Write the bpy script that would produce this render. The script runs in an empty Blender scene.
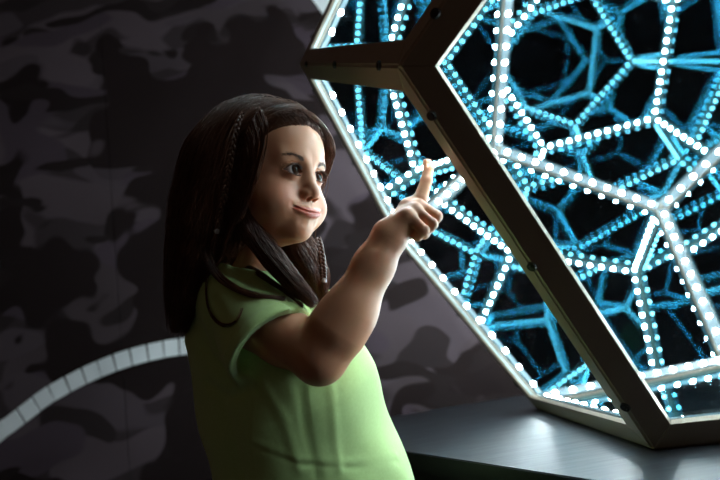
import bpy, bmesh, math, random, itertools
import numpy as np
from mathutils import Vector, Matrix
random.seed(5); rng = np.random.default_rng(5)
scene = bpy.context.scene
col = scene.collection

# ------------------------------------------------------------------ helpers
def tag(o, label=None, cat=None, group=None, kind=None):
    if label: o['label'] = label
    if cat: o['category'] = cat
    if group: o['group'] = group
    if kind: o['kind'] = kind
    return o

def empty(name, loc=(0, 0, 0)):
    o = bpy.data.objects.new(name, None)
    o.location = loc; o.empty_display_size = .05
    col.objects.link(o)
    return o

def link(name, me, parent=None, loc=None):
    o = bpy.data.objects.new(name, me)
    col.objects.link(o)
    if parent is not None:
        o.parent = parent
        o.location = -Vector(parent_origin(parent))
    if loc is not None: o.location = loc
    return o

def parent_origin(p):
    v = Vector((0, 0, 0))
    while p is not None:
        v += Vector(p.location); p = p.parent
    return v

def mesh(name, verts, faces, mats, mi=None, smooth=False):
    me = bpy.data.meshes.new(name)
    me.from_pydata([tuple(map(float, v)) for v in verts], [], [tuple(map(int, f)) for f in faces])
    for m in (mats if isinstance(mats, (list, tuple)) else [mats]): me.materials.append(m)
    if mi is not None: me.polygons.foreach_set('material_index', np.array(mi, dtype=np.int32))
    if smooth: me.polygons.foreach_set('use_smooth', np.ones(len(me.polygons), dtype=bool))
    me.update()
    return me

def fast_mesh(name, V, Fq, mats, smooth=True):
    """numpy mesh: Fq is an (n,3) or (n,4) index array"""
    me = bpy.data.meshes.new(name)
    V = np.asarray(V, np.float32); Fq = np.asarray(Fq, np.int32)
    k = Fq.shape[1]
    me.vertices.add(len(V)); me.vertices.foreach_set('co', V.ravel())
    me.loops.add(len(Fq) * k); me.loops.foreach_set('vertex_index', Fq.ravel())
    me.polygons.add(len(Fq)); me.polygons.foreach_set('loop_start', np.arange(0, len(Fq) * k, k, dtype=np.int32))
    me.polygons.foreach_set('use_smooth', np.full(len(Fq), smooth))
    for m in (mats if isinstance(mats, (list, tuple)) else [mats]): me.materials.append(m)
    me.update(calc_edges=True)
    return me

def mat(name, color=(.5, .5, .5), rough=.5, metal=0., spec=.5, **kw):
    m = bpy.data.materials.new(name); m.use_nodes = True
    b = m.node_tree.nodes['Principled BSDF']
    b.inputs['Base Color'].default_value = (*color, 1)
    b.inputs['Roughness'].default_value = rough
    b.inputs['Metallic'].default_value = metal
    b.inputs['Specular IOR Level'].default_value = spec
    for k, v in kw.items(): b.inputs[k].default_value = v
    return m

class NT:
    """small node-tree writer"""
    def __init__(s, m): s.t = m.node_tree; s.n = s.t.nodes; s.b = s.n.get('Principled BSDF')
    def new(s, typ, **kw):
        n = s.n.new(typ)
        for k, v in kw.items(): setattr(n, k, v)
        return n
    def link(s, a, b): s.t.links.new(a, b)
    def ramp(s, fac, stops, interp='LINEAR'):
        r = s.new('ShaderNodeValToRGB'); r.color_ramp.interpolation = interp
        e = r.color_ramp.elements
        while len(e) < len(stops): e.new(.5)
        for q, (p, c) in zip(e, stops):
            q.position = p; q.color = (*c, 1) if len(c) == 3 else c
        s.link(fac, r.inputs['Fac']); return r.outputs['Color']
    def mix(s, fac, a, b, mode='MIX'):
        m = s.new('ShaderNodeMix', data_type='RGBA', blend_type=mode)
        for i, v in ((0, fac), (6, a), (7, b)):
            if hasattr(v, 'links'): s.link(v, m.inputs[i])
            else: m.inputs[i].default_value = v if i == 0 else (*v, 1)
        return m.outputs[2]
    def math(s, op, a, b=0.):
        m = s.new('ShaderNodeMath', operation=op)
        for i, v in ((0, a), (1, b)):
            if hasattr(v, 'links'): s.link(v, m.inputs[i])
            else: m.inputs[i].default_value = v
        return m.outputs[0]
    def coord(s, scale=(1, 1, 1), rot=(0, 0, 0), loc=(0, 0, 0), kind='Object'):
        c = s.new('ShaderNodeTexCoord'); mp = s.new('ShaderNodeMapping')
        mp.inputs['Scale'].default_value = scale; mp.inputs['Rotation'].default_value = rot; mp.inputs['Location'].default_value = loc
        s.link(c.outputs[kind], mp.inputs['Vector']); return mp.outputs['Vector']
    def noise(s, vec, scale, detail=2., rough=.5, dist=0.):
        n = s.new('ShaderNodeTexNoise'); n.inputs['Scale'].default_value = scale; n.inputs['Detail'].default_value = detail
        n.inputs['Roughness'].default_value = rough; n.inputs['Distortion'].default_value = dist
        if vec is not None: s.link(vec, n.inputs['Vector'])
        return n.outputs['Fac']
    def bump(s, h, strength=.3, dist=.002):
        b = s.new('ShaderNodeBump'); b.inputs['Strength'].default_value = strength; b.inputs['Distance'].default_value = dist
        s.link(h, b.inputs['Height']); s.link(b.outputs['Normal'], s.b.inputs['Normal'])

# ------------------------------------------------------------------ camera (solved from the regular dodecahedron in the photo)
FPX = 552.628
ROT = np.array([1.35112989, .368188740, .222170143]); TR = np.array([1.17631931, -.619056525, 1.93467717])
EDGE = .55                      # edge length of the sculpture
DESK = .48                      # height of the plinth top
def rod(r):
    t = np.linalg.norm(r); k = r / t
    K = np.array([[0, -k[2], k[1]], [k[2], 0, -k[0]], [-k[1], k[0], 0]])
    return np.eye(3) + np.sin(t) * K + (1 - np.cos(t)) * K @ K
RM = rod(ROT)
phi = (1 + 5 ** .5) / 2
DV = [np.array(v, float) for v in itertools.product((-1, 1), repeat=3)]
for a in (-1, 1):
    for b in (-1, 1):
        DV += [np.array((0, a / phi, b * phi)), np.array((a / phi, b * phi, 0)), np.array((b * phi, 0, a / phi))]
DV = np.array(DV) / (2 / phi)
_D = np.linalg.norm(DV[:, None] - DV[None], axis=2)
ADJ = [[j for j in range(20) if abs(_D[i, j] - 1) < 1e-6] for i in range(20)]
def walk(i, j, side):
    f = [i, j]
    while len(f) < 5:
        a, b = f[-2], f[-1]
        f.append([c for c in ADJ[b] if c != a and np.dot(np.cross(DV[b] - DV[a], DV[c] - DV[b]), DV[b]) * side > 0][0])
    return f
FACES = []
for i in range(20):
    for j in ADJ[i]:
        f = walk(i, j, 1)
        if sorted(f) not in [sorted(g) for g in FACES]: FACES.append(f)
EDGES = [(i, j) for i in range(20) for j in ADJ[i] if i < j]
r0 = 0; r1 = ADJ[0][0]
s1 = walk(r0, r1, -1)[2]
bot = [f for f in FACES if r1 in f and s1 in f and r0 not in f][0]
nb = DV[bot].mean(0); nb /= np.linalg.norm(nb)
up = -RM @ nb
fw = np.array([0, 0, 1.]); yw = fw - up * (fw @ up); yw /= np.linalg.norm(yw)
M = np.array([np.cross(yw, up), yw, up])           # camera axes -> world axes
SV = ((DV @ RM.T + TR) * EDGE) @ M.T
CAMZ = DESK - SV[r1][2]
SV[:, 2] += CAMZ
SC = SV.mean(0)
CAM = np.array([0, 0, CAMZ])
def P(x, y, d):
    """the point seen at pixel x, y at depth d"""
    return M @ np.array([(x - 360) / FPX, (y - 240) / FPX, 1.]) * d + CAM

cd = bpy.data.cameras.new('camera'); cam = bpy.data.objects.new('camera', cd); col.objects.link(cam)
cam.matrix_world = Matrix(((*M[0] * [1, -1, -1], 0), (*M[1] * [1, -1, -1], 0), (*M[2] * [1, -1, -1], CAMZ), (0, 0, 0, 1)))
cd.sensor_width = 36; cd.lens = FPX / 720 * 36; cd.clip_start = .02
cd.dof.use_dof = True; cd.dof.focus_distance = .73; cd.dof.aperture_fstop = 3.0
scene.camera = cam

# ------------------------------------------------------------------ infinity mirror sculpture
m_frame = mat('painted_metal', (.30, .245, .185), .42, .35)
n = NT(m_frame); v = n.coord(); nz = n.noise(v, 220, 3)
n.bump(nz, .08, .0005)
m_bolt = mat('black_bolt', (.012, .011, .01), .4, .6)
m_tape = mat('grey_tape', (.030, .045, .052), .55)
m_led = mat('lamp_diode', (1, 1, 1)); n = NT(m_led)
LED = 520.
n.b.inputs['Emission Color'].default_value = (.95, .99, 1., 1); n.b.inputs['Emission Strength'].default_value = LED

def pane_mat(name, tcol, gcol, fac, dust=0.):
    m = bpy.data.materials.new(name); m.use_nodes = True; t = m.node_tree; t.nodes.clear(); k = NT(m)
    out = k.new('ShaderNodeOutputMaterial'); mx = k.new('ShaderNodeMixShader')
    tr = k.new('ShaderNodeBsdfTransparent'); tr.inputs['Color'].default_value = (*tcol, 1)
    gl = k.new('ShaderNodeBsdfGlossy'); gl.inputs['Color'].default_value = (*gcol, 1); gl.inputs['Roughness'].default_value = 0
    mx.inputs['Fac'].default_value = fac
    k.link(tr.outputs[0], mx.inputs[1]); k.link(gl.outputs[0], mx.inputs[2])
    last = mx.outputs[0]
    if dust:                                    # dust specks on the outside of the glass
        df = k.new('ShaderNodeBsdfDiffuse'); df.inputs['Color'].default_value = (.7, .75, .8, 1)
        v = k.coord(); a = k.noise(v, 420, 1); b = k.noise(v, 9, 3)
        f = k.math('MULTIPLY', k.ramp(a, [(.66, (0, 0, 0)), (.74, (1, 1, 1))]), k.ramp(b, [(.35, (.15,) * 3), (.7, (1, 1, 1))]))
        m2 = k.new('ShaderNodeMixShader'); k.link(k.math('MULTIPLY', f, dust), m2.inputs['Fac'])
        k.link(last, m2.inputs[1]); k.link(df.outputs[0], m2.inputs[2]); last = m2.outputs[0]
    k.link(last, out.inputs['Surface'])
    return m
m_glass = pane_mat('clear_glass', (.93, .97, .98), (.9, .95, 1), .05, dust=.25)
# one-way mirror film: seen from inside it reflects with a cyan cast, from outside it lets the light out
m_film = bpy.data.materials.new('one_way_mirror_film'); m_film.use_nodes = True
t = m_film.node_tree; t.nodes.clear(); k = NT(m_film)
out = k.new('ShaderNodeOutputMaterial'); geo = k.new('ShaderNodeNewGeometry')
def two(tc, gc, fac):
    mx = k.new('ShaderNodeMixShader'); a = k.new('ShaderNodeBsdfTransparent'); b = k.new('ShaderNodeBsdfGlossy')
    a.inputs['Color'].default_value = (*tc, 1); b.inputs['Color'].default_value = (*gc, 1); b.inputs['Roughness'].default_value = 0
    mx.inputs['Fac'].default_value = fac; k.link(a.outputs[0], mx.inputs[1]); k.link(b.outputs[0], mx.inputs[2]); return mx.outputs[0]
sw = k.new('ShaderNodeMixShader'); k.link(geo.outputs['Backfacing'], sw.inputs['Fac'])
k.link(two((.5, .62, .66), (.32, .58, .65), .97), sw.inputs[1])        # from inside
k.link(two((.72, .8, .82), (.5, .6, .65), .04), sw.inputs[2])         # from outside
k.link(sw.outputs[0], out.inputs['Surface'])
m_edge = mat('glass_edge', (.55, .72, .76), .25)

sculpt = empty('infinity_mirror_sculpture', (SC[0], SC[1], DESK))
tag(sculpt, 'dodecahedron infinity mirror of bolted metal frames and glass, glowing with chains of white lights', 'sculpture')
RI = 1.11352 * EDGE
KF = .912
TH = .005
def sc(p, off): return SC + (p - SC) * (RI - off) / RI
fcen = [SV[f].mean(0) for f in FACES]
def flange(fi, v, k=KF): return fcen[fi] + (SV[v] - fcen[fi]) * k
def bolt_mesh():
    bm = bmesh.new()
    bmesh.ops.create_cone(bm, cap_ends=True, segments=20, radius1=.0062, radius2=.0055, depth=.003)
    r = bmesh.ops.create_cone(bm, cap_ends=True, segments=6, radius1=.003, radius2=.003, depth=.0016)
    bmesh.ops.translate(bm, verts=r['verts'], vec=(0, 0, .0021))
    me = bpy.data.meshes.new('bolt'); bm.to_mesh(me); bm.free(); me.materials.append(m_bolt); return me
BOLT = bolt_mesh()
NLED = 11
FILLW = .8  # power of each added fill light inside the frame
led_bm = bmesh.new(); bmesh.ops.create_icosphere(led_bm, subdivisions=1, radius=1)
LV = np.array([v.co[:] for v in led_bm.verts]); LF = np.array([[v.index for v in f.verts] for f in led_bm.faces]); led_bm.free()
LAMP = fast_mesh('lamp', LV * [.0058, .0058, .0045], LF, m_led)
RV = []; RF = []
def third(v, *ex): return [c for c in ADJ[v] if c not in ex][0]
_L = walk(r0, r1, -1); vA, vS0 = _L[3], _L[4]
v2 = third(vA, vS0, s1); vX = third(s1, r1, vA); v1 = [c for c in ADJ[v2] if c in ADJ[vX]][0]
vW = third(v2, vA, v1); vQ = third(v1, v2, vX)
SHOWN = {tuple(sorted(e)) for e in ((vA, s1), (vA, vS0), (vA, v2), (v2, v1), (v1, vX), (v1, vQ), (v2, vW), (s1, vX))}
for (a, b) in EDGES:
    fs = [i for i, f in enumerate(FACES) if a in f and b in f]
    f, g = fs
    ends = []
    shr = 0.                                    # hairline gap where bars meet in a mitre
    mid = (SV[a] + SV[b]) / 2
    for v in (a, b):
        pts = [SV[v], flange(f, v), sc(flange(f, v), TH), sc(SV[v], TH), sc(flange(g, v), TH), flange(g, v)]
        ends.append([p + (mid - p) * shr * 2 for p in pts])
    bm = bmesh.new()
    A = [bm.verts.new(p) for p in ends[0]]; B = [bm.verts.new(p) for p in ends[1]]
    for i in range(6):
        bm.faces.new((A[i], A[(i + 1) % 6], B[(i + 1) % 6], B[i]))
    for E in (A, B): bm.faces.new((E[0], E[1], E[2], E[3])); bm.faces.new((E[0], E[3], E[4], E[5]))
    bmesh.ops.recalc_face_normals(bm, faces=bm.faces)
    ridge = [e for e in bm.edges if set(e.verts) == {A[0], B[0]}]
    lips = [e for e in bm.edges if set(e.verts) in ({A[1], B[1]}, {A[5], B[5]})]
    mit = [e for e in bm.edges if set(e.verts) in ({A[0], A[1]}, {A[0], A[5]}, {B[0], B[1]}, {B[0], B[5]})]
    bmesh.ops.bevel(bm, geom=mit, offset=.0009, segments=1, affect='EDGES')
    ridge = [e for e in bm.edges if abs((e.verts[0].co - e.verts[1].co).normalized().dot(Vector(SV[b] - SV[a]).normalized())) > .99 and min((e.verts[i].co - Vector(SV[a if (e.verts[i].co - Vector(SV[a])).length < (e.verts[i].co - Vector(SV[b])).length else b])).length for i in (0, 1)) < .003]
    bmesh.ops.bevel(bm, geom=ridge, offset=.003, segments=3, affect='EDGES')
    bmesh.ops.bevel(bm, geom=[e for e in lips if e.is_valid], offset=.0008, segments=1, affect='EDGES')
    me = bpy.data.meshes.new('frame_bar'); bm.to_mesh(me); bm.free(); me.materials.append(m_frame)
    bar = link('frame_bar', me, sculpt)
    nrm = Vector(mid - SC).normalized(); ax = Vector(SV[b] - SV[a]).normalized()
    q = Matrix((ax, nrm.cross(ax), nrm)).transposed().to_quaternion()
    for t in (.12, .5, .88):
        p = SV[a] + (SV[b] - SV[a]) * t
        if min(SV[a][2], SV[b][2]) < DESK + .01 and max(SV[a][2], SV[b][2]) < DESK + .01: continue   # edges lying on the plinth
        bo = link('bolt', BOLT, bar); bo.rotation_mode = 'QUATERNION'; bo.rotation_quaternion = q
        bo.location = Vector(p) + nrm * (-.0004) - parent_origin(bar)
    for t in (.2, .5, .8):  # added unseen point lights, standing in for light the mirrors bounce into the room
        ld = bpy.data.lights.new('added_bounce_fill', 'POINT'); ld.energy = FILLW; ld.color = (.97, .99, 1.); ld.shadow_soft_size = 0
        lo_ = bpy.data.objects.new('added_bounce_fill', ld); col.objects.link(lo_); lo_.location = SC + (SV[a] + (SV[b] - SV[a]) * t - SC) * .74
    # light strip: flat channel facing the middle, with a row of lamps
    qa, qb = SC + (SV[a] - SC) * .955, SC + (SV[b] - SC) * .955
    d = (qb - qa) / np.linalg.norm(qb - qa); nn = -np.array(nrm); w = np.cross(d, nn)
    qa, qb = qa + d * .008, qb - d * .008
    W = .0125; H = .004
    vs = []
    for q_ in (qa, qb):
        vs += [q_ - w * W, q_ + w * W, q_ + w * W - nn * H, q_ - w * W - nn * H]
    st = link('light_strip', mesh('light_strip', vs, [(0, 1, 5, 4), (1, 2, 6, 5), (2, 3, 7, 6), (3, 0, 4, 7), (3, 2, 1, 0), (4, 5, 6, 7)], m_tape), sculpt)
    vis = (a, b) in SHOWN
    q = Matrix(np.array([d, np.cross(nn, d), nn]).T.tolist()).to_quaternion()
    for i in range(NLED):
        c = qa + (qb - qa) * (i + .5) / NLED + nn * .001
        if vis:
            lo_ = link('lamp', LAMP, st); lo_.rotation_mode = 'QUATERNION'; lo_.rotation_quaternion = q; lo_.location = Vector(c) - parent_origin(st)
        else:
            RF.append(LF + len(LV) * len(RF)); RV.append(c + (LV * [.0058, .0058, .0045]) @ np.array([d, w, nn]))
link('lamps', fast_mesh('lamps', np.vstack(RV), np.vstack(RF), m_led), sculpt)['kind'] = 'stuff'
for fi, f in enumerate(FACES):
    o1 = [sc(flange(fi, v, .945), TH + .0006) for v in f]; o2 = [sc(flange(fi, v, .945), TH + .0056) for v in f]
    fc = [(0, 1, 2, 3, 4), (9, 8, 7, 6, 5)] + [(i, (i + 1) % 5 + 0, (i + 1) % 5 + 5, i + 5) for i in range(5)]
    me = mesh('glass_pane', o1 + o2, fc, [m_glass, m_film, m_edge], [0, 1] + [2] * 5)
    bm = bmesh.new(); bm.from_mesh(me); bmesh.ops.recalc_face_normals(bm, faces=bm.faces); bm.to_mesh(me); bm.free()
    link('glass_pane', me, sculpt)

# ------------------------------------------------------------------ room shell
WALL = 1.80
def wall_at(x, y):
    r = M @ np.array([(x - 360) / FPX, (y - 240) / FPX, 1.]); return CAM + r * WALL / r[1]
m_wall = mat('leaf_camouflage_wallpaper', (.2, .18, .19), .85, spec=.05)
def build_wall_material():
    k = NT(m_wall)
    v0 = k.coord()
    warp = k.new('ShaderNodeTexNoise'); warp.inputs['Scale'].default_value = 5; warp.inputs['Detail'].default_value = 1
    k.link(v0, warp.inputs['Vector'])
    def warped(amt, rot, scl, loc=(0, 0, 0)):
        vm = k.new('ShaderNodeVectorMath', operation='MULTIPLY_ADD'); k.link(warp.outputs['Color'], vm.inputs[0])
        vm.inputs[1].default_value = (amt,) * 3; k.link(v0, vm.inputs[2])
        mp = k.new('ShaderNodeMapping'); mp.inputs['Rotation'].default_value = rot; mp.inputs['Scale'].default_value = scl; mp.inputs['Location'].default_value = loc
        k.link(vm.outputs[0], mp.inputs['Vector']); return mp.outputs['Vector']
    def step(f, t, w=.012): return k.ramp(f, [(t - w, (0, 0, 0)), (t + w, (1, 1, 1))])
    base = k.ramp(k.noise(v0, 1.3, 2), [(.35, (.054, .040, .043)), (.65, (.088, .065, .074))])
    # mid-tone leaf shapes at several angles
    c = base
    for i, (rot, scl, th, colr) in enumerate([((0, .6, 0), (3.3, 3.3, 8), .55, (.037, .027, .029)), ((0, -.7, 0), (3.2, 3.2, 8), .60, (.068, .051, .058)),
                                              ((0, 1.2, 0), (3.8, 3.8, 9), .61, (.026, .0185, .019)), ((0, .1, 0), (2.8, 2.8, 7), .62, (.060, .043, .053))]):
        f = k.noise(warped(.12, rot, scl, (i * 3.7, i, i * 1.9)), 1., .4, .4)
        c = k.mix(step(f, th), c, colr)
    # big dark clumps and small dark leaves
    f = k.noise(warped(.35, (0, .35, 0), (2.2, 2.2, 3.4), (2.3, 0, 5.1)), 1., 1.6, .5)
    c = k.mix(step(f, .53, .008), c, (.016, .0105, .0105))
    f = k.noise(warped(.1, (0, -.35, 0), (5, 5, 12), (1, 0, 7)), 1., .3, .4)
    c = k.mix(step(f, .66), c, (.019,.013,.013))
    # one large dark motif in the paper above and left of the child
    mo = wall_at(205, 92)
    vm = k.new('ShaderNodeVectorMath', operation='MULTIPLY_ADD'); k.link(warp.outputs['Color'], vm.inputs[0]); vm.inputs[1].default_value = (.55,) * 3; k.link(v0, vm.inputs[2])
    sb = k.new('ShaderNodeVectorMath', operation='SUBTRACT'); k.link(vm.outputs[0], sb.inputs[0]); sb.inputs[1].default_value = (mo[0] + .275, mo[1] + .275, mo[2] + .275)
    ml = k.new('ShaderNodeVectorMath', operation='MULTIPLY'); k.link(sb.outputs[0], ml.inputs[0]); ml.inputs[1].default_value = (1 / .46, 0, 1 / .27)
    ln = k.new('ShaderNodeVectorMath', operation='LENGTH'); k.link(ml.outputs[0], ln.inputs[0])
    f2 = k.noise(warped(.1, (0, .5, 0), (4, 4, 10), (4, 0, 2)), 1., .3, .4)
    inside = k.math('MULTIPLY', k.ramp(ln.outputs['Value'], [(.98, (1, 1, 1)), (1., (0, 0, 0))]), k.ramp(f2, [(.60, (1, 1, 1)), (.62, (.25,) * 3)]))
    c = k.mix(inside, c, (.017, .011, .011))
    k.link(c, k.b.inputs['Base Color'])
build_wall_material()
m_floor = mat('dark_floor', (.05, .045, .045), .6)
def boxes(name, lst, m, parent=None, bevel=0.):
    bm = bmesh.new()
    for (lo, hi) in lst:
        r = bmesh.ops.create_cube(bm, size=1)
        for q in r['verts']: q.co = Vector([lo[i] + (q.co[i] + .5) * (hi[i] - lo[i]) for i in range(3)])
    if bevel: bmesh.ops.bevel(bm, geom=list(bm.edges), offset=bevel, segments=2, affect='EDGES')
    me = bpy.data.meshes.new(name); bm.to_mesh(me); bm.free(); me.materials.append(m)
    return link(name, me, parent)
seam = wall_at(124, 385)[0]
tag(boxes('wall_back', [((-3, WALL, 0), (seam - .0015, WALL + .02, 2.8)), ((seam + .0015, WALL, 0), (3.2, WALL + .02, 2.8)),
                        ((-3, WALL + .006, 0), (3.2, WALL + .03, 2.8))], m_wall), kind='structure')
tag(boxes('floor', [((-3, -2.2, -.05), (3.2, WALL, 0))], m_floor), kind='structure')

# mosaic arc on the wall
m_tile = mat('pale_tile', (.74, .78, .79), .35)
n = NT(m_tile); n.link(n.ramp(n.noise(n.coord(), 9, 2), [(.3, (.72, .76, .78)), (.7, (.88, .92, .94))]), n.b.inputs['Base Color'])
arc = [(-18, 448), (0, 432), (14, 421.5), (29, 410), (44, 398.5), (59.5, 389), (76, 380), (92, 372.3), (107, 366), (123, 360), (139.5, 355), (156, 351), (171.5, 348), (187.5, 346), (204, 344.6), (220, 344)]
arc = np.array([wall_at(*q) for q in arc])
tiles = empty('mosaic_tile_arc', tuple(arc[8])); tag(tiles, 'curved band of pale square mosaic tiles inlaid across the patterned wall', 'tile border')
for i, c in enumerate(arc):
    t = arc[min(i + 1, len(arc) - 1)] - arc[max(i - 1, 0)]; L = np.linalg.norm(t) / (2 if 0 < i < len(arc) - 1 else 1); t /= np.linalg.norm(t)
    u = np.cross(t, [0, -1, 0]); hw = L * .5 - .0030; hh = .027
    pts = [c - t * hw - u * hh, c + t * hw - u * hh, c + t * hw + u * hh, c - t * hw + u * hh]
    y0 = np.array([0, -.004, 0]); vs = [p + y0 for p in pts] + [p - y0 * .5 for p in pts]
    link('tile', mesh('tile', vs, [(0, 1, 2, 3), (0, 4, 5, 1), (1, 5, 6, 2), (2, 6, 7, 3), (3, 7, 4, 0)], m_tile), tiles)

band = np.array([wall_at(*q) for q in ((303, -32), (315, -16), (326.6, .5), (338, 17))])
tb = empty('mosaic_tile_band', tuple(band[1])); tag(tb, 'short slanting run of pale tiles high on the wall above the sculpture corner', 'tile border')
for i, c in enumerate(band):
    t = band[3] - band[0]; L = np.linalg.norm(t) / 3; t = t / np.linalg.norm(t); u = np.cross(t, [0, -1, 0])
    pts = [c + t * a * (L * .5 - .0016) + u * b * .042 for a, b in ((-1, -1), (1, -1), (1, 1), (-1, 1))]
    vs = [p + np.array([0, -.004, 0]) for p in pts] + [p + np.array([0, .002, 0]) for p in pts]
    link('tile', mesh('tile', vs, [(0, 1, 2, 3), (0, 4, 5, 1), (1, 5, 6, 2), (2, 6, 7, 3), (3, 7, 4, 0)], m_tile), tb)

# ------------------------------------------------------------------ plinth
m_top = mat('black_laminate', (.022, .02, .022), .38, spec=.2)
n = NT(m_top); v = n.coord((3, 60, 60), (0, 0, .35)); g = n.noise(v, 4, 4, .6)
n.link(n.ramp(g, [(.3, (.006, .0055, .006)), (.7, (.015, .014, .016))]), n.b.inputs['Base Color'])
n.link(n.ramp(g, [(.3, (.34, .34, .34)), (.7, (.46, .46, .46))]), n.b.inputs['Roughness'])
m_side = mat('black_panel', (.008, .007, .007), .6)
poly = [(-.2835, 1.62), (.008, 1.033), (.1885, .659), (.262, .507), (1.7, .30), (1.7, 1.62)]
def prism(name, poly, z0, z1, m, parent, bevel=0.):
    bm = bmesh.new()
    a = [bm.verts.new((x, y, z0)) for x, y in poly]; b = [bm.verts.new((x, y, z1)) for x, y in poly]
    bm.faces.new(a[::-1]); tf = bm.faces.new(b); k = len(poly)
    for i in range(k): bm.faces.new((a[i], a[(i + 1) % k], b[(i + 1) % k], b[i]))
    bmesh.ops.recalc_face_normals(bm, faces=bm.faces)
    if bevel: bmesh.ops.bevel(bm, geom=list(bm.edges), offset=bevel, segments=2, affect='EDGES')
    me = bpy.data.meshes.new(name); bm.to_mesh(me); bm.free(); me.materials.append(m); return link(name, me, parent)
pl = empty('display_plinth', (.7, 1.1, 0)); tag(pl, 'low black plinth with angled front carrying the glowing sculpture', 'plinth')
poly = [poly[0], poly[2], poly[3], poly[4], poly[5]]
prism('top', poly, DESK - .03, DESK, m_top, pl, .0015)
cx = np.mean([p[0] for p in poly]); cy = np.mean([p[1] for p in poly])
prism('base', [(cx + (x - cx) * .97, cy + (y - cy) * .97) for x, y in poly], 0, DESK - .03, m_side, pl)
# ------------------------------------------------------------------ the child: distance-field sculpting
F32 = np.float32
def length(a): return np.sqrt((a * a).sum(-1))
def d_sph(p, c, r): return length(p - np.asarray(c, F32)) - r
def d_ell(p, c, r):
    q = p - np.asarray(c, F32); r = np.asarray(r, F32)
    k0 = length(q / r); k1 = length(q / (r * r)) + 1e-9
    return k0 * (k0 - 1) / k1
def d_cap(p, a, b, ra, rb=None):
    rb = ra if rb is None else rb
    a = np.asarray(a, F32); b = np.asarray(b, F32); ba = b - a
    t = np.clip(((p - a) @ ba) / (ba @ ba), 0, 1)
    return length(p - a - t[:, None] * ba) - (ra + (rb - ra) * t)
def d_chain(p, pts, rs, k=0.):
    d = None
    for i in range(len(pts) - 1):
        e = d_cap(p, pts[i], pts[i + 1], rs[i], rs[i + 1])
        d = e if d is None else (smin(d, e, k) if k else np.minimum(d, e))
    return d
def smin(a, b, k):
    h = np.clip(.5 + .5 * (b - a) / k, 0, 1)
    return b + (a - b) * h - k * h * (1 - h)
def smax(a, b, k): return -smin(-a, -b, k)
def polygonize(f, lo, hi, h, NBk=8):
    lo = np.asarray(lo, float); nblk = np.ceil((np.asarray(hi) - lo) / (h * NBk)).astype(int)
    n = nblk * NBk
    g = np.stack(np.meshgrid(*[np.arange(k) for k in nblk], indexing='ij'), -1).reshape(-1, 3)
    cen = (lo + (g + .5) * NBk * h).astype(F32)
    dc = np.concatenate([f(c) for c in np.array_split(cen, max(1, len(cen) // 60000))])
    Dn = np.repeat(np.repeat(np.repeat(np.where(dc < 0, -1, 1).astype(F32).reshape(nblk), NBk, 0), NBk, 1), NBk, 2)
    D = np.ones(n + 1, F32); D[:-1, :-1, :-1] = Dn
    keep = g[np.abs(dc) < NBk * h * 1.5]
    loc = np.stack(np.meshgrid(*[np.arange(NBk + 1)] * 3, indexing='ij'), -1).reshape(-1, 3)
    for ch in np.array_split(keep, max(1, len(keep) // 250)):
        idx = (ch[:, None, :] * NBk + loc[None]).reshape(-1, 3)
        D[idx[:, 0], idx[:, 1], idx[:, 2]] = f((lo + idx * h).astype(F32))
    ins = D < 0
    cnt = np.zeros(n, np.uint8)
    for dx in (0, 1):
        for dy in (0, 1):
            for dz in (0, 1):
                cnt += ins[dx:n[0] + dx, dy:n[1] + dy, dz:n[2] + dz]
    act = np.argwhere((cnt > 0) & (cnt < 8))
    vid = np.full(n, -1, np.int32); vid[act[:, 0], act[:, 1], act[:, 2]] = np.arange(len(act))
    acc = np.zeros((len(act), 3)); num = np.zeros(len(act))
    cor = [(0, 0, 0), (1, 0, 0), (0, 1, 0), (1, 1, 0), (0, 0, 1), (1, 0, 1), (0, 1, 1), (1, 1, 1)]
    for i in range(8):
        for j in range(i + 1, 8):
            a, b = np.array(cor[i]), np.array(cor[j])
            if np.abs(a - b).sum() != 1: continue
            A = act + a; B = act + b
            da = D[A[:, 0], A[:, 1], A[:, 2]]; db = D[B[:, 0], B[:, 1], B[:, 2]]
            m = (da < 0) != (db < 0)
            t = np.where(m, da / np.where(m, da - db, 1), 0)
            acc += np.where(m[:, None], a + (b - a) * t[:, None], 0); num += m
    V = lo + (act + acc / np.maximum(num, 1)[:, None]) * h
    quads = []
    for ax in range(3):
        u, v = (ax + 1) % 3, (ax + 2) % 3
        sl0 = [slice(1, n[k]) for k in range(3)]; sl0[ax] = slice(0, n[ax])
        sl1 = list(sl0); sl1[ax] = slice(1, n[ax] + 1)
        a, b = ins[tuple(sl0)], ins[tuple(sl1)]
        e = np.argwhere(a != b)
        if not len(e): continue
        off = np.ones(3, int); off[ax] = 0
        sgn = a[e[:, 0], e[:, 1], e[:, 2]]
        e = e + off
        du = np.zeros(3, int); du[u] = 1; dv = np.zeros(3, int); dv[v] = 1
        q = np.stack([vid[tuple((e - du - dv).T)], vid[tuple((e - dv).T)], vid[tuple(e.T)], vid[tuple((e - du).T)]], 1)
        q[~sgn] = q[~sgn][:, ::-1]
        quads.append(q)
    return V, np.vstack(quads)

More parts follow.
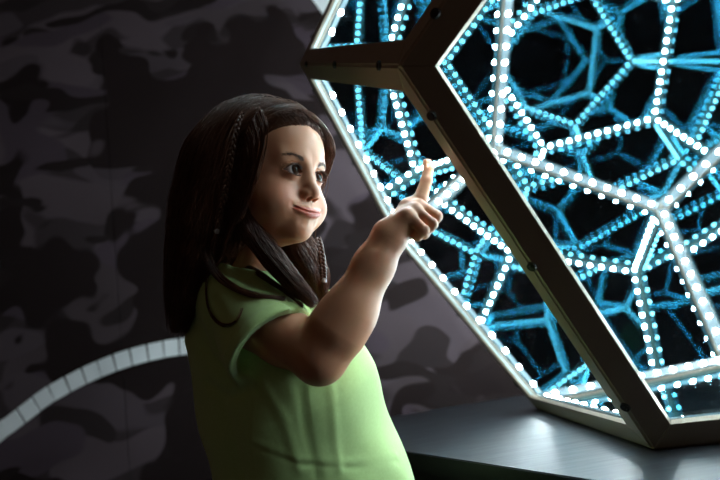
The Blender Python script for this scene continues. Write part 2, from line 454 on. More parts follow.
# ---- head frame
HY, HP, HR = -.60, -.2009, -.0183
HO = np.array([-.1092, .6984, .2545 + CAMZ])
def rot_head(y, p, r):
    cy, sy, cp, sp, cr, sr = math.cos(y), math.sin(y), math.cos(p), math.sin(p), math.cos(r), math.sin(r)
    return np.array([[cy, -sy, 0], [sy, cy, 0], [0, 0, 1]]) @ np.array([[cp, 0, -sp], [0, 1, 0], [sp, 0, cp]]) @ np.array([[1, 0, 0], [0, cr, -sr], [0, sr, cr]])
HM = rot_head(HY, HP, HR)
def to_head(p): return ((p - HO) @ HM).astype(F32)
def from_head(q): return np.asarray(q) @ HM.T + HO
EYE = [np.array([.0598, s * .0228, .0]) for s in (-1, 1)]
ER = .0126
def almond(p, e, s):
    """opening between the eyelids, as a prism along the head's forward axis"""
    y = (p[:, 1] - e[1]) * s; z = p[:, 2] - e[2] - .12 * (.0 + y) * 0
    R = .0150
    d1 = np.sqrt((y - .0005) ** 2 + (z + R - .0067) ** 2) - R      # upper lid edge
    R2 = .0178
    d2 = np.sqrt((y - .0005) ** 2 + (z - R2 + .0054) ** 2) - R2    # lower lid edge
    return np.maximum(np.maximum(d1, d2), e[0] - p[:, 0])
def d_face(p, m):
    d = d_ell(m, (-.018, 0, .032), (.086, .070, .071))
    d = smin(d, d_ell(m, (.020, 0, .034), (.058, .059, .052)), .02)
    d = smin(d, d_ell(m, (.017, 0, -.020), (.056, .058, .060)), .02)
    d = smin(d, d_ell(m, (.0430, .0305, -.0385), (.0290, .0255, .0255)), .014)
    d = smin(d, d_ell(m, (.022, 0, -.051), (.046, .046, .036)), .018)
    d = smin(d, d_ell(m, (.0560, 0, -.0700), (.0170, .019, .0150)), .014)
    d = smin(d, d_ell(m, (.0515, 0, -.048), (.0245, .0245, .020)), .014)
    # brow ridge
    d = smin(d, d_cap(m, (.066, .011, .0165), (.058, .035, .017), .008, .007), .012)
    # orbit
    d = smax(d, -d_ell(m, (.0795, .0240, .0005), (.0120, .0170, .0115)), .010)
    # nose
    d = smin(d, d_cap(m, (.0690, 0, .006), (.0785, 0, -.020), .0062, .0072), .014)
    d = smin(d, d_sph(m, (.0812, 0, -.0248), .0080), .008)
    d = smin(d, d_ell(m, (.0755, .0092, -.0274), (.0082, .0058, .0056)), .004)
    d = smax(d, -d_ell(m, (.0790, .0050, -.0328), (.0042, .0028, .0036)), .0025)
    return d
def on_face(q):
    """slide points along the head's forward axis on to the face"""
    q = np.asarray(q, F32).copy(); q[:, 0] = .11
    for _ in range(50):
        m = q.copy(); m[:, 1] = np.abs(m[:, 1]); q[:, 0] -= np.clip(d_face(q, m), 0, .02) * .8
    return q.astype(float)
LT = np.linspace(-1, 1, 9)
def lip(zc, zk, dx):
    q = on_face([(0, t * .0262, zc + (zk - zc) * abs(t) ** 1.8) for t in LT]); q[:, 0] += dx * (1 - .6 * LT ** 2); return q
UL = lip(-.0472, -.0446, -.0005); LL = lip(-.0527, -.0460, -.0010); CR = lip(-.0498, -.0448, .0012)
_b = lambda c, e: list(e + (c - e) * np.sqrt(np.maximum(0, 1 - np.abs(LT) ** 2.2)))
ULR = _b(.0030, .0003); LLR = _b(.0037, .0003); CRR = _b(.0015, .0013)
def d_head(p):
    m = p.copy(); m[:, 1] = np.abs(m[:, 1])
    d = d_face(p, m)
    # lids
    lid = d_sph(m, (EYE[1][0], EYE[1][1], 0), ER + .0016)
    d = smin(d, lid, .0035)
    up_fold = d_chain(m, [(.0665, .0105, .0055), (.0705, .0180, .0098), (.0690, .0280, .0100), (.0630, .0365, .0058)], [.0006, .0010, .0010, .0006])
    d = smax(d, -up_fold, .0022)
    d = smax(d, -almond(m, EYE[1], 1), .0008)
    # lips
    d = smin(d, d_chain(p, UL, ULR), .0035)
    d = smin(d, d_chain(p, LL, LLR), .0035)
    d = smax(d, -d_chain(p, CR, CRR), .0012)
    d = smax(d, -d_cap(m, (.0815, 0, -.0365), (.0815, 0, -.0418), .0020, .0022), .004)       # philtrum
    d = smax(d, -d_sph(m, CR[-1] + np.array([.0015, .002, .0003]), .0012), .006)              # corner of the smile
    d = smax(d, -d_cap(m, (.0825, 0, -.0635), (.0785, .012, -.0630), .0035, .003), .008)      # under the lip
    # ears
    ear = smax(d_ell(m, (-.010, .0715, -.006), (.017, .0075, .026)), -d_ell(m, (-.005, .080, -.006), (.010, .008, .017)), .004)
    d = smin(d, ear, .006)
    return d
NECK0 = from_head((-.022, 0, -.055)); CHEST = P(256, 318, .765); NECK1 = P(254, 282, .757)
SH_R = P(250, 320, .700); ELB = P(321, 355, .655); FORE = P(350, 311, .658); WR = P(388, 239, .668)
SH_L = P(282, 300, .85)
def hand_parts():
    ix = [P(409, 207, .690), P(420.5, 199, .691), P(426.5, 180, .694), P(428.3, 169, .696), P(428, 163.0, .697)]
    mi = [P(419, 205, .680), P(436.2, 216.5, .680), P(430, 227, .688), P(419, 226, .690)]
    ri = [P(415, 210, .668), P(431.5, 224, .667), P(424, 233.5, .674), P(415.5, 229, .677)]
    pi = [P(408, 214.5, .656), P(423.5, 230.5, .654), P(417.5, 236, .660), P(410.5, 232, .664)]
    th = [P(395, 228, .684), P(408, 232, .697), P(419, 232, .700), P(427, 229, .699)]
    return ix, mi, ri, pi, th
HAND = hand_parts()
def d_arm(p):
    d = d_chain(p, [SH_R, P(285, 337, .683), ELB], [.034, .0345, .031], .01)
    d = smin(d, d_chain(p, [ELB, P(337, 330, .656), FORE, P(374, 265, .665), WR], [.0295, .0335, .031, .0235, .0200], .014), .012)
    d = smin(d, d_sph(p, P(318, 362, .652), .024), .015)                     # point of the elbow
    ix, mi, ri, pi, th = HAND
    pal = None
    for q, r in ((ix, .0118), (mi, .0110), (ri, .0105), (pi, .0100)):
        e = d_cap(p, WR + (q[0] - WR) * .15, WR + (q[0] - WR) * .9, .0165, r)
        pal = e if pal is None else smin(pal, e, .008)
    d = smin(d, pal, .014)
    d = smin(d, d_cap(p, P(394, 232, .680), th[1], .0135, .0105), .010)      # ball of the thumb
    def fing(q, r):
        e = d_chain(p, q, r, .0015)
        for a, rr in zip(q[1:-1], r[1:-1]): e = smin(e, d_sph(p, a, rr * 1.06), .002)
        return e
    fs = smin(fing(ix, [.0105, .0088, .0070, .0060, .0050]), d_sph(p, ix[0], .0115), .004)
    for q, r in ((mi, [.0076, .0072, .0064, .0056]), (ri, [.0075, .0072, .0064, .0056]), (pi, [.0070, .0067, .0058, .0050])):
        fs = smin(fs, fing(q, r), .0009)
    fs = smin(fs, fing(th, [.0100, .0085, .0078, .0064]), .0016)
    d = smin(d, fs, .0045)
    nt = ix[-1]; nd = (ix[-1] - ix[2]); nd = nd / np.linalg.norm(nd); side = -M[:, 0] * .75 - M[:, 2] * .5
    side = side - nd * (side @ nd); side /= np.linalg.norm(side)
    nail = d_ell((p - (nt - nd * .0005 + side * .0052)) @ np.stack([nd, side, np.cross(nd, side)], 1).astype(F32), (0, 0, 0), (.0052, .0012, .0040))
    d = smin(d, nail, .0006)
    return d
HIPC = P(318, 520, .775); 
FOOT_R = np.array([HIPC[0] - .01, HIPC[1] - .055, .035]); FOOT_L = np.array([HIPC[0] + .01, HIPC[1] + .065, .035])
def d_trunk(p):
    d = d_chain(p, [NECK1, CHEST, P(290, 400, .77), HIPC], [.046, .060, .072, .075], .03)
    d = smin(d, d_cap(p, SH_R + (SH_L - SH_R) * .12, SH_L, .038), .03)
    la = [SH_L, SH_L + np.array([.02, .035, -.13]), SH_L + np.array([.055, .02, -.245])]
    d = smin(d, d_chain(p, la, [.034, .030, .022]), .012)
    ha = la[-1]
    d = smin(d, d_ell(p, ha + np.array([.012, 0, -.035]), (.021, .013, .030)), .01)
    for k in range(4): d = smin(d, d_cap(p, ha + np.array([.002 + k * .009, 0, -.055]), ha + np.array([.004 + k * .010, -.006, -.092 + abs(k - 1.5) * .006]), .0068, .0052), .003)
    d = smin(d, d_chain(p, [ha + np.array([.022, -.01, -.02]), ha + np.array([.036, -.018, -.045]), ha + np.array([.038, -.02, -.062])], [.009, .0075, .006]), .006)
    for ft, s in ((FOOT_R, -1), (FOOT_L, 1)):
        kn = np.array([ft[0] + .015, ft[1], .25])
        d = smin(d, d_chain(p, [HIPC + np.array([0, s * .045, -.02]), kn, ft + np.array([-.01, 0, .03])], [.068, .046, .032]), .02)
        d = smin(d, d_cap(p, ft + np.array([-.02, 0, -.008]), ft + np.array([.10, -.02 * 1, -.012]), .027, .022), .02)
    return d
def d_body(p):
    q = to_head(p)
    d = np.full(len(p), .2, F32)
    nr = length(q - np.array([0, 0, 0], F32)) < .19
    if nr.any(): d[nr] = d_head(q[nr])
    far = ~nr; d[far] = np.maximum(length(q[far]) - .13, .04)
    d = smin(d, d_chain(p, [NECK0, NECK1], [.0365, .040]), .016)
    c = (ELB + WR) / 2
    na = (length(p - c.astype(F32)) < .26)
    if na.any(): d[na] = smin(d[na], d_arm(p[na]), .01)
    tr = d_trunk(p); d = smin(d, tr, .012)
    return d

m_skin = mat('skin', (.62, .37, .27), .46, spec=.4)
def build_skin():
    k = NT(m_skin); b = k.b
    a = k.new('ShaderNodeVertexColor', layer_name='tint'); 
    nz = k.noise(k.coord(), 60, 3)
    base = k.mix(k.ramp(nz, [(.4, (0, 0, 0)), (.75, (.35,) * 3)]), (.58, .29, .168), (.53, .25, .14))
    c = k.mix(1., base, a.outputs['Color'], 'MULTIPLY')
    k.link(c, b.inputs['Base Color'])
    b.inputs['Subsurface Weight'].default_value = .25; b.inputs['Subsurface Radius'].default_value = (1, .35, .2); b.inputs['Subsurface Scale'].default_value = .006
    k.bump(k.noise(k.coord(), 900, 2), .06, .0004)
build_skin()
def skin_tint(V):
    q = to_head(V); c = np.ones((len(V), 4), F32)
    lips = np.minimum(d_chain(q, UL + [.001, 0, 0], [r * .92 for r in ULR]), d_chain(q, LL + [.001, 0, 0], [r * .92 for r in LLR]))
    w = np.clip((.0012 - lips) / .0016, 0, 1)[:, None]
    c[:, :3] = c[:, :3] * (1 - w) + w * np.array([.84, .40, .40])
    m = q.copy(); m[:, 1] = np.abs(m[:, 1])
    ch = np.exp(-((m - np.array([.066, .034, -.032])) ** 2).sum(1) / .018 ** 2)[:, None]
    c[:, :3] *= 1 - ch * np.array([.0, .17, .15])
    no = np.exp(-((m - np.array([.092, 0, -.028])) ** 2).sum(1) / .011 ** 2)[:, None]
    c[:, :3] *= 1 - no * np.array([0, .12, .10])
    ln = np.exp(-(np.maximum(almond(m, EYE[1], 1), 0) / .0016) ** 2)[:, None] * (length(m - EYE[1].astype(F32)) < .017)[:, None]
    c[:, :3] *= 1 - ln * np.array([.30, .42, .45])
    # brow hair colour under the brow strands
    return c
Vb, Qb = polygonize(d_body, (-.24, .50, -.01), (.17, .98, CAMZ + .40), .002)
def refine(V, Q, sel, f):
    """split the chosen quads in four and settle the new points on the surface"""
    bm = bmesh.new(); me0 = fast_mesh('tmp', V, Q, []); bm.from_mesh(me0); bpy.data.meshes.remove(me0)
    bm.faces.ensure_lookup_table()
    fl = [bm.faces[i] for i in np.nonzero(sel)[0]]
    ed = list({e for fc in fl for e in fc.edges})
    bmesh.ops.subdivide_edges(bm, edges=ed, cuts=1, use_grid_fill=True)
    me1 = bpy.data.meshes.new('tmp'); bm.to_mesh(me1); bm.free()
    co = np.empty(len(me1.vertices) * 3, F32); me1.vertices.foreach_get('co', co); co = co.reshape(-1, 3)
    c = co.mean(0)
    m = np.ones(len(co), bool)
    for it in range(4):
        p = co.astype(F32); d = f(p); e = .0005
        g = np.stack([(f(p + np.eye(3, dtype=F32)[i] * e) - f(p - np.eye(3, dtype=F32)[i] * e)) / (2 * e) for i in range(3)], 1)
        st = np.clip(d / np.maximum((g * g).sum(1), .25), -.0006, .0006)[:, None] * g
        co = co - st * .8
    me1.vertices.foreach_set('co', co.astype(F32).ravel())
    me1.polygons.foreach_set('use_smooth', np.ones(len(me1.polygons), bool)); me1.update()
    return me1, co
fcn = Vb[Qb].mean(1)
qf = to_head(fcn.astype(F32))
selm = ((length(qf - np.array([.035, 0, -.02], F32)) < .105) & (qf[:, 0] > -.02)) | (length((fcn - (HAND[0][0] + WR) / 2).astype(F32)) < .075)
me, Vb = refine(Vb, Qb, selm, d_body)
def mesh_arrays(me):
    # the mesh is quads nearly everywhere; keep polygons as they are and refine through bmesh
    return me
def refine_near(me, f, cs, r):
    bm = bmesh.new(); bm.from_mesh(me); c = [Vector(q) for q in cs]
    ed = {e for fc in bm.faces if min((fc.calc_center_median() - q).length for q in c) < r for e in fc.edges}
    bmesh.ops.subdivide_edges(bm, edges=list(ed), cuts=1, use_grid_fill=True)
    bm.to_mesh(me); bm.verts.ensure_lookup_table()
    co = np.array([v.co[:] for v in bm.verts]); bm.free()
    sel = np.min([length(co - np.array(q)) for q in cs], 0) < r * 1.2
    for it in range(5):
        p = co[sel].astype(F32); d = f(p); e = .0003
        g = np.stack([(f(p + np.eye(3, dtype=F32)[i] * e) - f(p - np.eye(3, dtype=F32)[i] * e)) / (2 * e) for i in range(3)], 1)
        co[sel] -= np.clip(d / np.maximum((g * g).sum(1), .25), -.0005, .0005)[:, None] * g * .8
    me.vertices.foreach_set('co', co.astype(F32).ravel())
    me.polygons.foreach_set('use_smooth', np.ones(len(me.polygons), bool)); me.update()
    return co
Vb = refine_near(me, d_body, [from_head(e + np.array([.010, 0, 0])) for e in EYE] + [from_head((.078, y, -.048)) for y in (-.016, 0, .016)], .017)
me.name = 'person'; me.materials.append(m_skin)
ca = me.color_attributes.new('tint', 'FLOAT_COLOR', 'POINT'); ca.data.foreach_set('color', skin_tint(Vb.astype(F32)).ravel())
person = link('person', me); person.location = (0, 0, 0)
tag(person, 'young long-haired child in a lime T-shirt pointing one finger up at the glowing glass', 'person')

# ---- eyes
m_eye = mat('eyeball', (.78, .76, .74), .12, spec=.25); 
def eye_material():
    k = NT(m_eye); v = k.coord()
    sx = k.new('ShaderNodeSeparateXYZ'); k.link(v, sx.inputs[0])
    r = k.math('SQRT', k.math('ADD', k.math('MULTIPLY', sx.outputs['Y'], sx.outputs['Y']), k.math('MULTIPLY', sx.outputs['Z'], sx.outputs['Z'])))
    r = k.math('MULTIPLY', r, 100.)
    nz = k.noise(v, 900, 2)
    r = k.math('ADD', r, k.math('MULTIPLY', nz, .03))
    c = k.ramp(r, [(.0, (.004, .003, .003)), (.27, (.004, .003, .003)), (.305, (.032, .015, .008)), (.52, (.026, .012, .007)), (.64, (.012, .007, .006)), (.72, (.66, .62, .60)), (1., (.66, .55, .52))])
    k.link(c, k.b.inputs['Base Color']); k.b.inputs['Coat Weight'].default_value = .35; k.b.inputs['Coat Roughness'].default_value = .02
eye_material()
bm = bmesh.new(); bmesh.ops.create_uvsphere(bm, u_segments=40, v_segments=28, radius=ER)
for v in bm.verts: v.co = Vector((v.co.z, v.co.x, v.co.y))
for v in bm.verts:
    rr = math.hypot(v.co.y, v.co.z)
    if v.co.x > 0 and rr < .006: v.co.x += .0009 * (1 - (rr / .006) ** 2)
em = bpy.data.meshes.new('eye'); bm.to_mesh(em); bm.free(); em.materials.append(m_eye)
em.polygons.foreach_set('use_smooth', np.ones(len(em.polygons), bool))
for s, e in zip((-1, 1), EYE):
    o = link('eye', em, person); o.location = from_head(e)
    gz = HM @ rot_head(.05, .13, 0)
    o.rotation_mode = 'QUATERNION'; o.rotation_quaternion = Matrix(gz.tolist()).to_quaternion()
# ------------------------------------------------------------------ clothes
def shirt_noise(p):
    q = p * 1.
    a = np.sin(q[:, 2] * 46 + q[:, 0] * 30 + 2 * np.sin(q[:, 0] * 19 + q[:, 1] * 23)) * np.sin(q[:, 0] * 17 - q[:, 1] * 21 + 1.3)
    b = np.sin(q[:, 0] * 75 + q[:, 2] * 38 + 3 * np.sin(q[:, 2] * 15)) * np.sin(q[:, 2] * 24 + q[:, 1] * 30)
    return a * .0022 + b * .0010
SL0 = P(234, 296, .725); SL1 = P(268, 340, .684); SLd = (SL1 - SL0) / np.linalg.norm(SL1 - SL0)
SLH = P(276, 346, .683)                        # middle of the sleeve hem
SLn = SLH - P(262, 329, .700); SLn /= np.linalg.norm(SLn)
COLC = P(266, 272, .755)
NKd = from_head((-.01, 0, 0)) - NECK1; NKd = from_head((-.022, 0, -.055)) - NECK1; NKd /= np.linalg.norm(NKd)
HEMZ = P(310, 508, .77)[2]
SEAMX = P(251, 430, .66)
TORSO = [P(256, 290, .757), P(262, 322, .762), P(288, 395, .765), P(316, 492, .772), P(326, 540, .775)]
TY = P(280, 380, .765)[1]
FOLDS = []
def bump_fold(p, pts, w, amp):
    return amp * np.exp(-(d_chain(p, pts, [0.] * len(pts)) / w) ** 2)
def d_shirt(p):
    pe = p.copy(); pe[:, 1] = (p[:, 1] - TY) / .78 + TY
    d = d_chain(pe, TORSO, [.070, .096, .1165, .128, .131], .04) * .86
    d = smin(d, d_chain(p, [SL0, P(254, 287, .76), P(284, 285, .83), SH_L + np.array([0, 0, .004])], [.044, .05, .05, .040], .03), .035)
    d = smin(d, d_chain(p, [SL0, P(243, 272, .735), P(262, 270, .757)], [.040, .033, .045], .01), .02)
    d = smin(d, d_cap(p, SH_L, SH_L + np.array([.015, .03, -.09]), .044, .047), .02)
    d = d + shirt_noise(p)
    # sleeve: a loose cone round the upper arm
    s = d_chain(p, [SL0, SL1, SL1 + SLd * .08], [.046, .0560, .0625], .01) + shirt_noise(p * 1.3) * .8
    h = (p - SLH.astype(F32)) @ SLn.astype(F32)
    s = smax(s, h, .002)
    hemband = np.maximum(np.abs(d_chain(p, [SL0, SL1, SL1 + SLd * .08], [.046, .0560, .0625], .01)) - .0016, np.abs(h + .007) - .0072)
    s = smin(s, hemband, .002)
    # open the sleeve and the hem
    cav = np.maximum(d_chain(p, [SL0, SL1, SL1 + SLd * .09], [.037, .0465, .0545], .01), -(h + .03))
    s = smax(s, -cav, .002)
    d = smin(d, s, .010)
    for pts, w_, amp in FOLDS: d = d + bump_fold(p, pts, w_, amp)
    hz = HEMZ - p[:, 2]
    d = smax(d, hz, .002)
    inner = np.maximum(d_chain(pe, TORSO[2:], [.111, .1225, .1255], .04) * .86, p[:, 2] - HEMZ - .03)
    d = smax(d, -inner, .002)
    # neckline
    d = smax(d, -d_cap(p, NECK1 - NKd * .004, NECK1 + NKd * .1, .0475, .075), .004)
    return d
m_shirt = mat('lime_cotton', (.36, .66, .16), .85, spec=.2)
k = NT(m_shirt); v = k.coord()
k.b.inputs['Sheen Weight'].default_value = .25; k.b.inputs['Sheen Roughness'].default_value = .5
k.link(k.mix(k.noise(v, 300, 2), (.40, .60, .235), (.47, .68, .29)), k.b.inputs['Base Color'])
k.bump(k.math('ADD', k.noise(v, 1400, 2), k.math('MULTIPLY', k.noise(v, 35, 3, .6), 2.)), .25, .0012)
def on_shirt(px, start=.5):
    px = np.asarray(px, float); dr = np.stack([P(x, y, 1.) - CAM for x, y in px]); t = np.full(len(px), start)
    for _ in range(60): t = np.minimum(t + np.clip(d_shirt((CAM + dr * t[:, None]).astype(F32)), -.01, .04) * .7, .9)
    q = CAM + dr * t[:, None]
    return q[np.abs(d_shirt(q.astype(F32))) < .003]
_f = []
for px, w_, amp in (([(252, 388), (249, 420), (249, 450), (251, 490)], .0022, .0016),                    # side seam
                    ([(252, 388), (230, 398), (208, 384)], .007, .004), ([(240, 372), (218, 362), (204, 346)], .008, .0025),
                    ([(262, 384), (285, 420), (300, 470)], .007, -.0020), ([(300, 388), (306, 430), (318, 480)], .006, .0018), ([(330, 384), (334, 420), (340, 470)], .006, -.0016),
                    ([(252, 440), (300, 458), (350, 462), (396, 455)], .0045, -.0009), ([(252, 446), (300, 464), (350, 468), (398, 462)], .0035, .0008), ([(222, 400), (234, 440), (241, 480)], .009, .004),
                    ([(232, 268), (262, 290), (296, 308)], .006, .0028), ([(214, 300), (228, 330), (240, 362)], .008, .002), ([(206, 322), (216, 350), (240, 380)], .007, -.003)):
    q = on_shirt(px)
    if len(q) > 1: _f.append((list(q), w_, amp))
FOLDS = _f
Vs, Qs = polygonize(d_shirt, (-.31, .50, HEMZ - .02), (.14, 1.0, CAMZ + .20), .002)
shirt = link('t_shirt', fast_mesh('t_shirt', Vs, Qs, [m_shirt]), person); shirt['label'] = 'lime green short-sleeved cotton T-shirt'
# neckband and side seam
def tube(pts, r, sides=8, closed=False):
    pts = np.asarray(pts, float); n = len(pts)
    rr = np.broadcast_to(np.asarray(r, float), (n,))
    t = np.roll(pts, -1, 0) - np.roll(pts, 1, 0) if closed else np.gradient(pts, axis=0)
    t /= np.linalg.norm(t, axis=1)[:, None] + 1e-12
    u = np.cross(t[0], [0, 0, 1.]); u = np.cross(t[0], [1., 0, 0]) if np.linalg.norm(u) < .2 else u
    U = []
    for i in range(n):
        u = u - t[i] * (u @ t[i]); u /= np.linalg.norm(u) + 1e-12; U.append(u)
    U = np.array(U); W_ = np.cross(t, U)
    a = np.arange(sides) * 2 * math.pi / sides
    V = pts[:, None] + rr[:, None, None] * (np.cos(a)[None, :, None] * U[:, None] + np.sin(a)[None, :, None] * W_[:, None])
    i = np.arange(n if closed else n - 1)[:, None]; j = np.arange(sides)[None]
    i2 = (i + 1) % n
    q = np.stack([i * sides + j, i * sides + (j + 1) % sides, i2 * sides + (j + 1) % sides, i2 * sides + j], -1).reshape(-1, 4)
    return V.reshape(-1, 3), q
def settle(f, p, off, it=12):
    p = np.asarray(p, F32).copy()
    for _ in range(it):
        d = f(p) - off; e = .001
        g = np.stack([(f(p + np.eye(3, dtype=F32)[i] * e) - f(p - np.eye(3, dtype=F32)[i] * e)) / (2 * e) for i in range(3)], 1)
        p = p - np.clip(d, -.01, .01)[:, None] * g / np.maximum((g * g).sum(1), .2)[:, None] * .8
    return p
# trousers and shoes (below the picture, so that the child stands on the floor)
m_denim = mat('dark_denim', (.02, .028, .05), .85, spec=.2)
def d_trouser(p):
    d = d_chain(p, [P(308, 470, .772), HIPC], [.080, .085], .02)
    for ft, s in ((FOOT_R, -1), (FOOT_L, 1)):
        kn = np.array([ft[0] + .015, ft[1], .25])
        d = smin(d, d_chain(p, [HIPC + np.array([0, s * .045, -.02]), kn, ft + np.array([-.01, 0, .05])], [.074, .060, .052]), .02)
    return smax(smax(d, .055 - p[:, 2], .003), p[:, 2] - HEMZ - .02, .003)
Vt, Qt = polygonize(d_trouser, (-.30, .50, .03), (.20, 1.0, HEMZ + .05), .005)
link('trousers', fast_mesh('trousers', Vt, Qt, [m_denim]), person)
m_shoe = mat('canvas_shoe', (.55, .55, .56), .7)
for ft in (FOOT_R, FOOT_L):
    f_ = lambda p: smax(smin(d_cap(p, ft + np.array([-.02, 0, 0.]), ft + np.array([.10, -.02, -.006]), .036, .030), d_cap(p, ft + np.array([-.015, 0, 0]), ft + np.array([-.01, 0, .05]), .036, .040), .02), .001 - p[:, 2], .003)
    Vt, Qt = polygonize(f_, ft - np.array([.1, .1, .05]), ft + np.array([.18, .1, .12]), .005)
    link('shoe', fast_mesh('shoe', Vt, Qt, [m_shoe]), person)
# ------------------------------------------------------------------ hair
m_hair = mat('brown_hair', (.050, .022, .014), .36, spec=.32)
k = NT(m_hair); v = k.coord()
k.link(k.mix(k.noise(v, 90, 2), (.050, .019, .010), (.13, .050, .025)), k.b.inputs['Base Color'])
def hair_front(q):
    """how far forward the hair reaches, by height on the head"""
    return np.interp(q[:, 2], [-.12, -.06, -.02, .02, .045, .058, .068, .12], [.003, .013, .025, .043, .062, .080, .098, .12])
NEAR_CURTAIN = [P(220, 165, .715), P(210, 210, .712), P(198, 250, .712), P(187, 290, .716), P(176, 328, .722)]
NEAR_R = [.046, .044, .035, .024, .007]
def d_hairmass(p):
    q = to_head(p); m = q.copy(); m[:, 1] = np.abs(m[:, 1])
    d = smin(d_ell(m, (-.020, 0, .034), (.089, .0785, .0745)), d_ell(m, (-.02, 0, -.01), (.075, .075, .075)), .02)
    d = smin(d, d_ell(m, (.020, 0, .034), (.061, .064, .056)), .02)
    d = smax(d, q[:, 0] - hair_front(q) + .012, .016)
    lf = HM[:, 1].astype(F32)
    for off in (0., .06, .12):
        d = smin(d, d_chain(p, [c + lf * off * (1 - .0 * i) for i, c in enumerate(NEAR_CURTAIN[:(5 if off == 0 else 3)])], NEAR_R[:(5 if off == 0 else 3)], .01), .02)
    # locks falling forward over the collar
    d = smin(d, d_chain(p, [P(243, 200, .690), P(253, 230, .686), P(274, 260, .684), P(293, 282, .684), P(309, 300, .690)], [.016, .012, .010, .008, .004], .01), .012)
    d = smin(d, d_chain(p, [P(290, 243, .750), P(306, 258, .746), P(315, 278, .738), P(321, 298, .730)], [.022, .020, .015, .006], .01), .01)
    return d
Vh, Qh = polygonize(d_hairmass, (-.30, .50, CAMZ - .10), (.06, .95, CAMZ + .42), .003)
hair = link('hair', None if False else fast_mesh('hair', Vh, Qh, [m_hair]), person); hair['label'] = 'long dark brown hair hanging loose down the back'

def trace(px, off=0., start=.5, far=1.0):
    """points on the hair surface seen at the pixels px (closest approach where the ray misses)"""
    px = np.asarray(px, float); dirs = np.stack([P(x, y, 1.) - CAM for x, y in px])
    t = np.full(len(px), start); best = t.copy(); bd = np.full(len(px), 9.)
    for _ in range(80):
        d = d_hairmass((CAM + dirs * t[:, None]).astype(F32)) - off
        b = d < bd; best[b] = t[b]; bd[b] = d[b]
        t = np.where(d > 2e-4, t + np.clip(d, 0, .05) * .8 / np.linalg.norm(dirs, axis=1), t)
        t = np.minimum(t, far)
    return CAM + dirs * best[:, None]
def spline(ctrl, n):
    c = np.asarray(ctrl, float); m = len(c)
    c = np.concatenate([[2 * c[0] - c[1]], c, [2 * c[-1] - c[-2]]])
    u = np.linspace(0, m - 1 - 1e-6, n); i = u.astype(int); f = (u - i)[:, None]
    p0, p1, p2, p3 = c[i], c[i + 1], c[i + 2], c[i + 3]
    return .5 * (2 * p1 + (p2 - p0) * f + (2 * p0 - 5 * p1 + 4 * p2 - p3) * f ** 2 + (3 * p1 - p0 - 3 * p2 + p3) * f ** 3)
NP = 22
paths = []; radii = []
def smooth_rand(n, k, amp):
    """a small wave along a strand"""
    t = np.linspace(0, 1, n)[:, None]
    return sum(rng.normal(0, amp / (j + 1), 3) * np.sin(t * math.pi * (j + .5 + rng.uniform(0, 1)) + rng.uniform(0, 6)) for j in range(k))
def sy(x, z): return .0815 * math.sqrt(max(.03, 1 - ((x + .02) / .098) ** 2 - ((z - .034) / .088) ** 2))
def side_point(x, z, s):
    """a point on the scalp's side in head coordinates"""
    return np.array([x, s * .085, z])
def disc(r):
    while True:
        v = rng.uniform(-1, 1, 3)
        if v @ v <= 1: return v * r
lfv = HM[:, 1]
def curtain(s, w, u):
    """control points of a strand down the back; w: 0 near side, 1 far side"""
    o = disc(1.)
    L = rng.uniform(.80, 1.04)
    pts = []
    for i, (c, r) in enumerate(zip(NEAR_CURTAIN, NEAR_R)):
        pts.append(c + lfv * .12 * w + o * (r * .92 + .003) + np.array([0, 0, (1 - L) * .12 * i / 4]))
    return pts
for side, count in ((-1, 1700), (1, 650)):
    for _ in range(count):
        u = rng.uniform(0, 1) ** .8
        xp = .058 - .135 * u + rng.normal(0, .002)
        zt = .034 + .078 * math.sqrt(max(0, 1 - ((xp + .010) / .096) ** 2))
        hx = [.030 - .095 * u, .010 - .085 * u]
        c = [from_head((xp, side * .003, zt)), from_head((xp * .85 - .006, side * .045, zt - .012 - .02 * (1 - u))),
             from_head((hx[0], side * sy(hx[0], .045), .045)), from_head((hx[1], side * sy(hx[1], .005), .005))]
        w = rng.uniform(0, .45) if side < 0 else rng.uniform(.55, 1)
        cc = curtain(side, w, u)
        c += cc[1:]
        paths.append((spline(c, NP) + smooth_rand(NP, 3, .0016) * np.linspace(.2, 1.3, NP)[:, None], rng.uniform(.0004, .006), 13))
LOCKA = [P(244, 190, .690), P(249, 215, .686), P(260, 240, .682), P(276, 262, .680), P(294, 282, .681), P(313, 303, .687)]
for _ in range(800):
    o = disc(1.); u = rng.uniform(0, .35)
    xp = .058 - .135 * u; zt = .034 + .078 * math.sqrt(max(0, 1 - ((xp + .010) / .096) ** 2))
    c = [from_head((xp, -.003, zt)), from_head((xp * .85, -.042, zt - .02)), from_head((.026 - .03 * u, -.074, .040)), from_head((.010 - .03 * u, -.0775, .002))]
    rr = [.015, .015, .015, .014, .012, .007]
    e = rng.uniform(.75, 1.05)
    lk = [q + o * r for q, r in zip(LOCKA, rr)]
    lk[-1] = lk[-2] + (lk[-1] - lk[-2]) * e
    paths.append((spline(c + lk[1:], NP) + smooth_rand(NP, 3, .0012) * np.linspace(.1, 1.4, NP)[:, None], rng.uniform(.0004, .004), 10))
for _ in range(1000):                                   # the back of the head
    a = rng.uniform(-1, 1); r_ = rng.uniform(0, 1)
    x_ = -.040 - .045 * r_; z_ = .034 + .078 * math.sqrt(max(0, 1 - ((x_ + .020) / .092) ** 2))
    yy = .078 * math.sin(a * 1.45); xx = -.020 - .091 * math.cos(a * 1.45)
    c = [from_head((x_, a * .006, z_)), from_head((x_ * .5 + xx * .5 - .012, yy * .6, .085)), from_head((xx, yy, .045)), from_head((xx, yy, .0))]
    c += curtain(-1, .5 + .5 * math.sin(a * 1.45), 0)[1:]
    paths.append((spline(c, NP) + smooth_rand(NP, 3, .0016) * np.linspace(.2, 1.3, NP)[:, None], rng.uniform(.0004, .005), 12))
